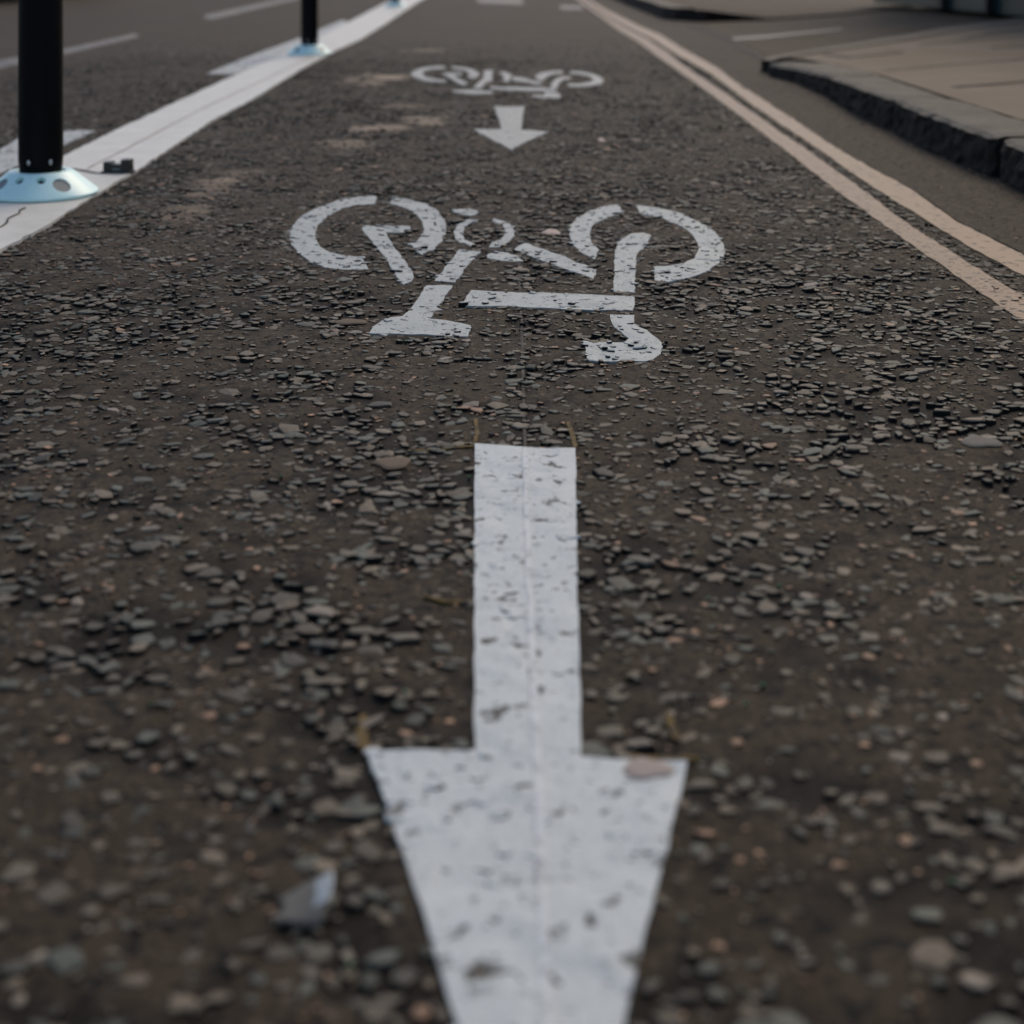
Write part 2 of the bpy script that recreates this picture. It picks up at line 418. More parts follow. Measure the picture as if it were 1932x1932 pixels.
cell = .0158
gx, gy = np.meshgrid(np.arange(-2.5, 1.0, cell), np.arange(.62, 11.0, cell * .86))
gx = gx + (np.arange(gx.shape[0]) % 2)[:, None] * cell / 2
gx = gx.ravel(); gy = gy.ravel()
gx = gx + rng.uniform(-.36, .36, len(gx)) * cell; gy = gy + rng.uniform(-.36, .36, len(gy)) * cell
keep = (np.abs(gx) < .34 * gy + .55)
gx, gy = gx[keep], gy[keep]
cl = cluster(gx, gy)
keep = rng.random(len(gx)) < (.31 - .11 * sstep(2.5, 5.0, gy) + .32 * cl) * (1 - .9 * sstep(6.5, 11.0, gy))
keep &= ~inpoly(gx, gy, STRIP) & ~inpoly(gx, gy, YEL_OUT)
keep &= rng.random(len(gx)) > stain(gx, gy) * 1.1
ro = np.interp(gy, [p[1] for p in yo_l[::-1]], [p[0] for p in yo_l[::-1]])
keep &= gx < ro
ri = np.interp(gy, [p[1] for p in yi_r[::-1]], [p[0] for p in yi_r[::-1]])
gap = (gx > ri) & (gx < ro)
keep |= gap & (rng.random(len(gx)) < .85) & (gy < 9)
gx, gy, cl = gx[keep], gy[keep], cl[keep]
N = len(gx)
rad = np.clip(rng.lognormal(math.log(.0082), .38, N), .0030, .0185) * (.85 + .2 * cl)
asp = rng.uniform(.42, .95, N); rot = rng.normal(0, .9, N)
hm = height(gx, gy)
top = np.where(cl > .35, rng.normal(.0004, .0012, N), hm + rng.uniform(.0000, .0028, N))
tilt = np.clip(rng.normal(0, .10, N), -.22, .22)

# small gritty bits pressed into the binder
M_ = 24000
sy = .62 + rng.power(1.5, M_) * 4.4; sx = rng.uniform(-1, 1, M_) * (.34 * sy + .4)
k2 = (sx < .85) & ~inpoly(sx, sy, STRIP) & ~inpoly(sx, sy, YEL_IN) & ~inpoly(sx, sy, ARROW)
sx, sy = sx[k2], sy[k2]
kx = 1.30 - np.abs(rng.normal(0, .035, 1500)); ky = rng.uniform(2.6, 7.4, 1500)      # dirt gathered at the foot of the kerb
wx_ = rng.uniform(1.0, 1.28, 700); wy_ = rng.uniform(2.6, 8, 700)
sx = np.concatenate([sx, kx, wx_]); sy = np.concatenate([sy, ky, wy_]); n2 = len(sx)
srad = np.clip(rng.lognormal(math.log(.0028), .42, n2), .0012, .0065)
shm = np.where(sx > .98, .0036, height(sx, sy)) + rng.uniform(.0006, .0016, n2)

def palette(n, small=False):
    base = np.array([[.110, .092, .066], [.086, .090, .070], [.138, .110, .076], [.068, .063, .048], [.18, .15, .115], [.27, .165, .10]])
    p = [.30, .24, .22, .16, .06, .02] if not small else [.20, .14, .24, .08, .16, .18]
    c = base[rng.choice(6, n, p=p)] * rng.uniform(.65, 1.3, (n, 1))
    if small: c = c * 1.2
    return c
tc = palette(N)
gap = (gx > np.interp(gy, [p[1] for p in yi_r[::-1]], [p[0] for p in yi_r[::-1]]))
tc = np.where(gap[:, None], tc * .45, tc)
inner = inpoly(gx, gy, ARROW)
onbike = np.full(N, -1)
for i, P in enumerate(NEAR_BIKE): onbike[inpoly(gx, gy, P)] = i
onyel = inpoly(gx, gy, YEL_IN) & (gy < 2.9)
free = ~inner & (onbike < 0) & ~inpoly(gx, gy, YEL_IN)
for P in FAR_BIKE + [FAR_ARROW]: free &= ~inpoly(gx, gy, P)

def build_chips(sel):
    return stones(gx[sel], gy[sel], rad[sel], asp[sel], rot[sel], top[sel], tilt[sel], np.full(sel.sum(), .010), 6)
V1, q1, t1, K = build_chips(free)
c1 = np.repeat(tc[free], 3 * K + 1, 0)
V2, q2, t2, K2 = stones(sx, sy, srad, rng.uniform(.55, 1, n2), rng.uniform(0, PI, n2), shm, rng.normal(0, .1, n2), np.full(n2, .004), 5)
c2 = np.repeat(palette(n2, True), 3 * K2 + 1, 0)
# a few green glass crumbs lie between the chips
gl = [(765,648),(885,905),(283,1336),(340,1000),(1440,1300),(1336,1134),(1470,1112),(765,1312),(1408,1335),(1795,1672),(1912,1098),(1906,905),(660,1830),(530,905)]
gxx = np.array([G(*p)[0] for p in gl]); gyy = np.array([G(*p)[1] for p in gl])
V3, q3, t3, K3 = stones(gxx, gyy, np.full(len(gl), .0016), np.full(len(gl), .8), np.zeros(len(gl)), np.full(len(gl), .004), np.full(len(gl), .3), np.full(len(gl), .006), 5)
c3 = np.repeat(np.array([[.02, .30, .12]]), len(V3), 0)
o1, o2 = len(V1), len(V1) + len(V2)
tt = np.concatenate([c1, c2, c3]); tt = np.concatenate([tt, np.ones((len(tt), 1))], 1)
chips = fast_mesh('stone_chippings', np.concatenate([V1, V2, V3]), np.concatenate([q1, q2 + o1, q3 + o2]), np.concatenate([t1, t2 + o1, t3 + o2]), [M_chip, M_chipshade], qm=np.concatenate([([1] * K + [0] * K) * (len(q1) // (2 * K)), ([1] * K2 + [0] * K2) * (len(q2) // (2 * K2)), ([1] * K3 + [0] * K3) * (len(q3) // (2 * K3))]), tint=tt)
tag(chips, 'dark angular stone chippings set loosely into the brown cycle lane surface', 'gravel', kind='stuff')

# ------------------------------------------------------------ painted markings
def cdt(P, step, jitter=.25):
    x0, x1 = min(p[0] for p in P), max(p[0] for p in P); y0, y1 = min(p[1] for p in P), max(p[1] for p in P)
    ax, ay = np.meshgrid(np.arange(x0, x1, step), np.arange(y0, y1, step * 1.3))
    ax = ax.ravel() + rng.uniform(-jitter, jitter, ax.size) * step; ay = ay.ravel() + rng.uniform(-jitter, jitter, ay.size) * step
    k = inpoly(ax, ay, P)
    pts = [Vector(p) for p in P] + [Vector((a_, b_)) for a_, b_ in zip(ax[k], ay[k])]
    n_ = len(P)
    r = delaunay_2d_cdt(pts, [(i, (i + 1) % n_) for i in range(n_)], [], 1, 1e-6)
    return [(v.x, v.y) for v in r[0]], [list(f) for f in r[2]]

def marking(name, polys, step, lift, paint, label, cat, group=None, zf=None, chipsel=None, ragged=0.0, thick=.003):
    VV, FF, MI = [], [], []
    for P in polys:
        if ragged:
            Q = []
            for i in range(len(P)):
                a_, b_ = P[i], P[(i + 1) % len(P)]; k = max(1, int(math.dist(a_, b_) / .02)) if a_[1] < 6 else 2
                for j in range(k):
                    t = j / k
                    x_, y_ = a_[0] + (b_[0] - a_[0]) * t, a_[1] + (b_[1] - a_[1]) * t
                    Q.append((x_ + (random.random() - .5) * ragged, y_ + (random.random() - .5) * ragged * 1.5))
            P = Q
        v, f = cdt(P, step); o_ = len(VV)
        ax = np.array([p[0] for p in v]); ay = np.array([p[1] for p in v])
        z = (zf(ax, ay) if zf else height(ax, ay)) + lift
        VV += [(a_, b_, c_) for a_, b_, c_ in zip(ax, ay, z)]; FF += [[i + o_ for i in q] for q in f]; MI += [0] * len(f)
        # thin edge of the paint film
        ed = {}
        for q in f:
            for i in range(len(q)):
                e = (q[i], q[(i + 1) % len(q)]); ed[e] = 1
        b0 = [e for e in ed if (e[1], e[0]) not in ed]
        low = {}
        for e in b0:
            for i in e:
                if i not in low: low[i] = len(VV); VV.append((VV[i + o_][0], VV[i + o_][1], VV[i + o_][2] - thick - .004))
            FF.append([e[1] + o_, e[0] + o_, low[e[0]], low[e[1]]]); MI.append(0)
    if chipsel is not None and chipsel.any():
        v, q, t, K_ = build_chips(chipsel); o_ = len(VV)
        nq = len(q) // (2 * K_)
        VV += [tuple(p) for p in v]; FF += (q + o_).tolist() + (t + o_).tolist()
        MI += ([1] * K_ + [0] * K_) * nq + [0] * len(t)
    ob = mesh_obj(name, VV, FF, [paint, M_chipshade], midx=MI)
    tag(ob, label, cat, group)
    return ob

def film(x, y): return height(x, y) * .55 - .0004      # thick paint bridges the gaps between the chips
ag = 'white arrows painted in the cycle lane'; bg = 'white bicycle symbols painted in the cycle lane'
sel = inner & (cl > .6) & (rng.random(N) < .45)
top_save = top.copy(); top = np.where(inner, film(gx, gy) + .0030 + rng.uniform(0, .0010, N), top)
marking('arrow_marking', [ARROW], .006, .0030, M_arrow, 'large white arrow in the foreground pointing towards the viewer', 'road arrow', ag, film, sel, ragged=.0015)
top = np.where(onbike >= 0, np.where(cl > .35, top_save + .0002, top_save + .0010), top)
def film2(x, y): return height(x, y) * .65
marking('bicycle_marking', NEAR_BIKE, .010, .0016, M_bike, 'nearer white bicycle symbol just beyond the large arrow, chippings showing through', 'road symbol', bg, film2, (onbike >= 0) & (rng.random(N) < .9), ragged=.003)
marking('arrow_marking', [FAR_ARROW], .03, .0035, M_farp, 'small distant white arrow between the two bicycle symbols', 'road arrow', ag, film, ragged=.006)
marking('bicycle_marking', FAR_BIKE, .03, .0035, M_farp, 'farther faint white bicycle symbol behind the small arrow', 'road symbol', bg, film, ragged=.004)
yg = 'double yellow lines along the kerb'
top = np.where(onyel, top_save + .0014, top)
def film_y(x, y): return height(x, y) * .6
marking('yellow_line', [YEL_IN], .03, .0025, M_yel2, 'inner line of the faded double yellow pair, nearer the lane', 'yellow line', yg, film_y, onyel)
marking('yellow_line', [YEL_OUT], .04, .0030, M_yel, 'outer line of the faded double yellow pair, nearer the kerb', 'yellow line', yg, film_y)

# the thick white separator line, with its seam
def strip_z(x, y): return 0 * x + .0045 + (vnoise(x, y, 5, 31) - .5) * .002
marking('white_line', [STRIP], .05, .001, M_strip, 'wide thick white line under the posts along the left of the lane', 'lane line', None, strip_z, thick=.004)
def strip_along(pts, wid, z, name, m, label=None, cat=None, wob=0.0, parent=None, thick=.001):
    Q = []
    for i in range(len(pts) - 1):
        a_, b_ = Vector(pts[i]), Vector(pts[i + 1]); k = max(1, int((b_ - a_).length / .03)) if a_.y < 8 else 3
        for j in range(k): Q.append(a_.lerp(b_, j / k))
    Q.append(Vector(pts[-1]))
    L_, R_ = [], []
    for i, p in enumerate(Q):
        t = (Q[min(i + 1, len(Q) - 1)] - Q[max(i - 1, 0)]).normalized(); nn = Vector((-t.y, t.x))
        w_ = wid * (.5 + random.uniform(-.15, .15)); s_ = nn * random.uniform(-wob, wob)
        L_.append(p + nn * w_ + s_); R_.append(p - nn * w_ + s_)
    VV, FF = [], []
    for a_, b_ in zip(L_, R_):
        za = z(a_.x, a_.y) if callable(z) else z
        VV += [(a_.x, a_.y, za), (b_.x, b_.y, za), (a_.x, a_.y, za - thick - .002), (b_.x, b_.y, za - thick - .002)]
    for i in range(len(Q) - 1):
        o_ = 4 * i
        FF += [[o_, o_ + 1, o_ + 5, o_ + 4], [o_ + 1, o_ + 3, o_ + 7, o_ + 5], [o_ + 2, o_, o_ + 4, o_ + 6]]
    ob = mesh_obj(name, VV, FF, m, parent)
    if label: tag(ob, label, cat)
    return ob
wl_obj = [o for o in C.objects if o.name.startswith('white_line')][0]
M_seam = make_paint('seam', (.28, .23, .19), .6, 60)
seam = gp([(165,318),(230,285),(262,268),(330,232),(400,196),(500,150),(600,100)], None, .006)
strip_along(seam, .004, .0072, 'seam', M_seam, parent=wl_obj, wob=.001)
strip_along(gp([(132,318),(150,320),(168,325),(182,326),(200,327)], None, .006), .012, .0073, 'crack', M_joint, parent=wl_obj, wob=.006)
strip_along(gp([(45,392),(35,402),(18,412),(8,425),(-5,430)], None, .006), .0035, .0073, 'crack', M_joint, parent=wl_obj, wob=.004)

dg = 'worn white dashes left of the wide line'
marking('lane_dash', [gp([(60,247),(180,247),(118,276),(0,328),(-120,380),(-120,335),(0,283)])], .03, .003, M_dash,
        'worn white dash behind the nearest black post', 'lane dash', dg, film, ragged=.004)
marking('lane_dash', [gp([(390,140),(442,141),(543,103),(590,80),(650,47),(655,40),(643,39),(566,72),(480,103)])], .03, .003, M_dash,
        'worn white dash touching the wide line behind the second post', 'lane dash', dg, film, ragged=.004)
fg = 'thin faded dashes on the traffic lane'
marking('centre_dash', [gp([(-60,127),(0,115),(118,94),(255,64),(262,70),(118,104),(0,129),(-60,141)])], .1, .004, M_old,
        'thin faded dash crossing behind the nearest post on the traffic lane', 'lane dash', fg, film)
marking('centre_dash', [gp([(385,36),(388,29),(500,5),(545,-4),(575,-4),(520,8),(400,37)])], .1, .004, M_old,
        'thin faded dash on the traffic lane, left of the second post top', 'lane dash', fg, film)
marking('faded_bar', [gp([(896,-4),(985,-1),(988,9),(905,6)])], .1, .004, M_old, 'faint pale bar across the lane at the far end', 'road marking', None, film)
marking('faded_bar', [gp([(1056,11),(1098,12),(1101,18),(1058,18)])], .1, .004, M_old, 'short faint bar beside the far end of the yellow lines', 'road marking', None, film)

# guide marks of the stencil
def over(x, y): return float(height(np.array(x), np.array(y))) + .0030
def onpaint(x, y): return float(film(np.array(x), np.array(y))) + .0042
tag(strip_along(gp([(975,420),(984,600),(988,760),(990,842)]), .004, lambda x, y: over(x, y) - .0018, 'chalk_line', M_chalk, wob=.0008), 'faint thin chalk line running from the bicycle symbol to the large arrow', 'chalk line')
tag(strip_along(gp([(990,850),(994,1000),(1003,1200),(1012,1400),(1018,1500),(1024,1700),(1031,1932),(1036,2150)]), .006, onpaint, 'chalk_ridge', M_chalk2, wob=.0006), 'thin pale line running down the middle of the large arrow', 'chalk line')
cg = 'ochre crayon guide marks round the large arrow'
for P, wd, lb in [([(896,795),(899,818),(896,838)], .005, 'short ochre crayon mark at the upper left corner of the large arrow'),
                  ([(1072,800),(1082,822),(1086,845)], .005, 'short ochre crayon mark at the upper right corner of the large arrow'),
                  ([(770,850),(830,846),(893,845)], .004, 'faint ochre crayon line running left from the top of the large arrow'),
                  ([(686,1345),(684,1380),(690,1412)], .007, 'bold ochre crayon mark above the left barb of the large arrow'),
                  ([(1262,1352),(1266,1375),(1276,1402)], .005, 'ochre crayon mark above the right barb of the large arrow'),
                  ([(1190,1427),(1240,1432),(1320,1440)], .004, 'faint ochre crayon line along the right barb of the large arrow'),
                  ([(800,1128),(840,1136),(885,1138)], .004, 'faint ochre crayon line left of the arrow shaft')]:
    tag(strip_along(gp(P), wd, over, 'crayon_mark', M_ochre, wob=.0008), lb, 'crayon mark', cg)

# chewing gum spots
def gum(u, v, ru, rv, m, label, zfun=over, hgt=.0005):
    cx, cy = G(u, v); rx = abs(G(u + ru, v)[0] - cx); ry = abs(G(u, v - rv)[1] - cy)
    K_ = 18; z0 = zfun(cx, cy); VV = [(0, 0, hgt)]
    for s_, zz in ((.6, hgt), (.9, hgt * .7), (1.0, -.0012)):
        for i in range(K_):
            a_ = 2 * PI * i / K_; q = 1 + .12 * math.sin(3 * a_ + u) + .07 * math.sin(5 * a_ + v)
            VV.append((math.cos(a_) * rx * s_ * q, math.sin(a_) * ry * s_ * q, zz))
    FF = [[0, 1 + i, 1 + (i + 1) % K_] for i in range(K_)]
    for r_ in range(2):
        for i in range(K_):
            j = (i + 1) % K_; FF.append([1 + r_ * K_ + i, 1 + (r_ + 1) * K_ + i, 1 + (r_ + 1) * K_ + j, 1 + r_ * K_ + j])
    tag(mesh_obj('gum_spot', VV, FF, m, smooth=True, loc=(cx, cy, z0)), label, 'chewing gum', 'flattened gum spots on the lane')
gum(1850, 835, 38, 10, M_gum, 'pale grey gum spot near the right edge of the lane')
gum(741, 878, 34, 11, M_gum2, 'brown gum spot left of the top of the large arrow')
gum(1040, 438, 17, 5, M_gum3, 'small pinkish gum spot right of the bicycle crank')
gum(1221, 1456, 50, 20, M_gum4, 'tan gum stain on the right barb of the large arrow', onpaint, .0006)
gum(662, 608, 30, 5, M_gum2, 'thin brown gum spot below the front wheel of the nearer bicycle symbol')
gum(1135, 264, 7, 3, M_gum3, 'tiny pale gum spot right of the small arrow tip')

# ------------------------------------------------------------ lathe / posts
def lathe(prof, K_=64, cap=True):
    bm = bmesh.new(); rings = []
    for r_, z_ in prof:
        rings.append([bm.verts.new((math.cos(2 * PI * i / K_) * r_, math.sin(2 * PI * i / K_) * r_, z_)) for i in range(K_)])
    for a_, b_ in zip(rings, rings[1:]):
        for i in range(K_): bm.faces.new((a_[i], a_[(i + 1) % K_], b_[(i + 1) % K_], b_[i]))
    if cap:
        bm.faces.new(rings[0][::-1]); bm.faces.new(rings[-1])
    return bm

RB, RT, HB, RTUBE = .1375, .0760, .058, .0535
def make_post():
    root = bpy.data.objects.new('lane_post', None); C.objects.link(root)
    base = bm_obj('base', lathe([(RB - .003, 0), (RB, .004), (RB, .0075), (RB - .003, .0105), (RT + .004, HB - .003), (RT, HB), (RTUBE + .006, HB + .0005), (RTUBE + .004, HB - .004)], 96), M_base, root, smooth=True)
    slope = math.atan2(HB - .0135, RB - RT - .007)
    # bore the recesses
    cut = bmesh.new(); spots = []
    for k in range(4):
        a0 = math.radians(-90 + 27 + 90 * k)
        spots.append((a0, .50, .0215, .005, 'big'))
        if k % 2:
            for s_ in (-1, 1): spots.append((a0 + PI / 4 + s_ * math.radians(16.5) + .03, .76, .0105, .010, 'small'))
    plugs = []
    for a_, t, r_, dp, kind in spots:
        rr_ = RB + (RT - RB) * t; zz = .0105 + (HB - .0135) * t
        nrm = Vector((math.cos(a_) * math.sin(slope), math.sin(a_) * math.sin(slope), math.cos(slope)))
        q = nrm.to_track_quat('Z', 'Y')
        pos = Vector((math.cos(a_) * rr_, math.sin(a_) * rr_, zz))
        bmesh.ops.create_cone(cut, cap_ends=True, segments=28, radius1=r_, radius2=r_ * 1.08, depth=dp * 2,
                              matrix=Matrix.Translation(pos) @ q.to_matrix().to_4x4())
        plugs.append((pos, q, r_, dp, kind))
    cme = bpy.data.meshes.new('cut'); cut.to_mesh(cme); cut.free()
    co_ = bpy.data.objects.new('cut', cme); C.objects.link(co_)
    md = base.modifiers.new('b', 'BOOLEAN'); md.object = co_; md.operation = 'DIFFERENCE'; md.solver = 'EXACT'
    dg_ = bpy.context.evaluated_depsgraph_get(); dg_.update()
    nm = bpy.data.meshes.new_from_object(base.evaluated_get(dg_))
    base.modifiers.clear(); old = base.data; base.data = nm; nm.name = 'base'
    for p in nm.polygons: p.use_smooth = p.area < 0.0009 and False
    bpy.data.objects.remove(co_); bpy.data.meshes.remove(cme)
    # autosmooth by angle
    nm.polygons.foreach_set('use_smooth', [True] * len(nm.polygons))
    bmx = bmesh.new(); bmx.from_mesh(nm)
    for e in bmx.edges:
        if len(e.link_faces) == 2 and e.calc_face_angle(0) > math.radians(28): e.smooth = False
    bmx.to_mesh(nm); bmx.free()
    for pos, q, r_, dp, kind in plugs:
        nrm = q @ Vector((0, 0, 1)); bm = bmesh.new()
        if kind == 'big':
            p_ = pos - nrm * (dp - .0012)
            bmesh.ops.create_cone(bm, cap_ends=True, segments=28, radius1=r_ * .985, radius2=r_ * .97, depth=.002, matrix=Matrix.Translation(p_) @ q.to_matrix().to_4x4())
            bm_obj('plug', bm, M_grey, base)
        else:
            p_ = pos - nrm * (dp - .002)
            bmesh.ops.create_cone(bm, cap_ends=True, segments=6, radius1=r_ * .72, radius2=r_ * .68, depth=.003, matrix=Matrix.Translation(p_) @ q.to_matrix().to_4x4())
            bm_obj('bolt', bm, M_dark, base)
    prof = [(RTUBE * .93, HB - .004), (RTUBE * .95, HB + .004), (RTUBE, HB + .03), (RTUBE, .88), (RTUBE * .93, .905), (RTUBE * .6, .915), (.004, .917)]
    bm_obj('tube', lathe(prof, 64), M_tube, root, smooth=True)
    bm_obj('reflective_band', lathe([(RTUBE + .001, .72), (RTUBE + .0015, .722), (RTUBE + .0015, .818), (RTUBE + .001, .82)], 64, False), M_refl, root, smooth=True)
    bm_obj('reflective_band', lathe([(RTUBE + .001, .56), (RTUBE + .0015, .562), (RTUBE + .0015, .658), (RTUBE + .001, .66)], 64, False), M_refl, root, smooth=True)
    for k in range(2):
        for s_ in (-1, 1):
            a_ = math.radians(-90 - 3.5 + 180 * k) + s_ * math.radians(29)
            bm = bmesh.new()
            bmesh.ops.create_uvsphere(bm, u_segments=14, v_segments=8, radius=.0046)
            for v in bm.verts: v.co.z *= 1.5 ; v.co.x *= .5
            M4 = Matrix.Translation((math.cos(a_) * RTUBE, math.sin(a_) * RTUBE, .083)) @ Matrix.Rotation(a_, 4, 'Z')
            bmesh.ops.transform(bm, matrix=M4, verts=bm.verts)
            bm_obj('screw', bm, M_steel, root, smooth=True)
    return root
def copy_tree(o, parent=None):
    c_ = o.copy(); C.objects.link(c_); c_.parent = parent
    for ch in list(o.children): copy_tree(ch, c_)
    return c_
pg = 'black posts on pale blue bases along the wide white line'
p0 = make_post()
for i, (u, v, sc, lb) in enumerate([(77, 366, 1.0, 'nearest and largest black post on a pale blue round base, left edge'),
                                    (584, 102, .945, 'second black post on a pale blue base, midway along the white line'),
                                    (747, 12, .90, 'farthest post, only its pale blue base showing at the top')]):
    o = p0 if i == 0 else copy_tree(p0)
    x_, y_ = G(u, v, .006); o.location = (x_, y_, .0062); o.scale = (sc, sc, sc); o.rotation_euler = (0, 0, math.radians([16.7, 25, 12][i]))
    tag(o, lb, 'lane post', pg)

# ------------------------------------------------------------ small black block on the line
def box(bm, x0, x1, y0, y1, z0, z1):
    vs = [bm.verts.new((x, y, z)) for z in (z0, z1) for x, y in ((x0, y0), (x1, y0), (x1, y1), (x0, y1))]
    for f in ((3, 2, 1, 0), (4, 5, 6, 7), (0, 1, 5, 4), (1, 2, 6, 5), (2, 3, 7, 6), (3, 0, 4, 7)): bm.faces.new([vs[i] for i in f])
def bevel_bm(bm, w, seg=2):
    bmesh.ops.bevel(bm, geom=list(bm.edges), offset=w, segments=seg, affect='EDGES', profile=.7); return bm
root = bpy.data.objects.new('rubber_block', None); C.objects.link(root)
bx, by = G(222, 326, .006); k = 1 / (326 - HV) * EYE
w_ = 26 * k
bm = bmesh.new(); box(bm, -w_, w_, -.010, .022, 0, .024); bm_obj('body', bevel_bm(bm, .003), M_black, root)
bm = bmesh.new(); box(bm, w_ * .30, w_ * .98, -.012, .024, .020, .037); bm_obj('lug', bevel_bm(bm, .005), M_black, root)
bm = bmesh.new(); box(bm, -w_ * .98, -w_ * .42, -.012, .024, .020, .030); bm_obj('lug', bevel_bm(bm, .004), M_black, root)
bm = bmesh.new(); box(bm, -w_ * 1.08, w_ * 1.08, -.016, .026, -.002, .005); bm_obj('flange', bevel_bm(bm, .0015), M_black, root)
bm = bmesh.new(); box(bm, -w_ * .28, w_ * .25, -.0112, -.0098, .008, .013); bm_obj('slot', bm, M_grey, root)
root.location = (bx, by, .0062); root.rotation_euler = (0, 0, -.10)
tag(root, 'small black plastic block with two lugs lying on the white line beside the nearest post', 'block')

# curled scrap of film near the left edge of the arrow
VV, FF = [], []; nu, nv_ = 12, 10
sxp, syp = G(585, 1705)
for i in range(nu + 1):
    for j in range(nv_ + 1):
        u_ = i / nu; v_ = j / nv_
        a_ = u_ * 2.0
        xx = -.020 + .030 * u_ - .0035 * math.sin(v_ * PI) * 0 + .004 * math.sin(v_ * PI)
        yy = (v_ - .5) * .062 * (.35 + .65 * u_) - .010 * (1 - u_)
        zz = .003 + .0085 * u_ ** 2.2 * math.sin(PI * min(1, max(0, v_ * .9 + .05)))
        VV.append((xx, yy, zz))
for i in range(nu):
    for j in range(nv_):
        q = i * (nv_ + 1) + j; FF.append([q, q + nv_ + 1, q + nv_ + 2, q + 1])
sc_ = mesh_obj('plastic_scrap', VV, FF, [M_film, M_film2], midx=[0 if (k_ // nv_ > 7 and 2 < k_ % nv_ < 9) else 1 for k_ in range(len(FF))], smooth=True, loc=(sxp, syp, .0))
sm = sc_.modifiers.new('t', 'SOLIDIFY'); sm.thickness = .0006
tag(sc_, 'small curled scrap of pale shiny film left of the arrow head', 'litter')

# small dark hole, its darkness painted as a flat black disc
bm = bmesh.new(); bmesh.ops.create_cone(bm, cap_ends=True, segments=12, radius1=.004, radius2=.004, depth=.003)
hx, hy = G(927, 822)
tag(bm_obj('hole_dot', bm, M_joint, loc=(hx, hy, over(hx, hy))), 'tiny black hole dot just above the large arrow shaft', 'hole')

# ------------------------------------------------------------ kerbs, pavement, side road
PZ = .112
def pz(y): return PZ - .054 * float(sstep(5.4, 8.0, y))      # the footway drops towards the crossing
def GP(u, v):
    z = PZ
    for _ in range(12): z = .5 * z + .5 * pz(G(u, v, z)[1])
    return G(u, v, z)
front = [(1.30, -12)] + [GP(*p) for p in [(1932,283),(1878,258),(1748,212),(1688,187),(1621,163),(1565,143),(1500,128),(1471,124),(1452,121),(1440,117)]]
front = [(p[0] if p[1] > 0 else front[1][0], p[1]) for p in front]
back = [(front[1][0] + .19, -12)] + [GP(*p) for p in [(1932,227),(1855,203),(1788,182),(1721,160),(1655,139),(1588,124),(1521,112),(1490,109)]]
print('front', [tuple(round(c, 2) for c in p) for p in front]); print('back', [tuple(round(c, 2) for c in p) for p in back])
side = [GP(*p) for p in [(1436,114),(1470,106),(1560,92),(1700,70),(1780,55),(1932,36)]]
print('side', [tuple(round(c, 2) for c in p) for p in side])

def sheet(name, P, z, m, kind='structure', skirt=.3, step=None, zfun=None, m2=None):
    v, f = cdt(P, step or 5.0)
    VV = [(a_, b_, zfun(b_) + z if zfun else z) for a_, b_ in v]
    FF = list(f); n_ = len(VV); nt_ = len(FF)
    ed = {}
    for q in f:
        for i in range(len(q)): ed[(q[i], q[(i + 1) % len(q)])] = 1
    low = {}
    for e in ed:
        if (e[1], e[0]) in ed: continue
        for i in e:
            if i not in low: low[i] = len(VV); VV.append((VV[i][0], VV[i][1], z - skirt))
        FF.append([e[1], e[0], low[e[0]], low[e[1]]])
    return tag(mesh_obj(name, VV, FF, [m, m2 or m], midx=[0] * nt_ + [1] * (len(FF) - nt_)), kind=kind)

# gutter strip of smooth asphalt right of the yellow lines, and the side road
gl_ = [extend(yo_r[-3], yo_r[-1], .1)] + yo_r[::-1]
gut = [(gl_[0][0], -10)] + [(p[0] + .004, p[1]) for p in gl_ if p[1] < 14] + [(1.60, 14), (1.60, 8), (1.45, 7.2), (1.45, -10)]
sheet('gutter', gut, .0035, M_gutter, skirt=.02)
sheet('side_road', [(1.62, 7.0), (1.50, 9.0), (1.58, 12.6), (1.60, 15.6), (30, 30), (30, 5)], .0045, M_side, skirt=.02)
sheet('pavement', [(p[0] + .0, p[1]) for p in back] + side[1:] + [(30, side[-1][1] + 20), (30, -12)], 0, M_slab, step=.45, m2=M_kface, zfun=pz)

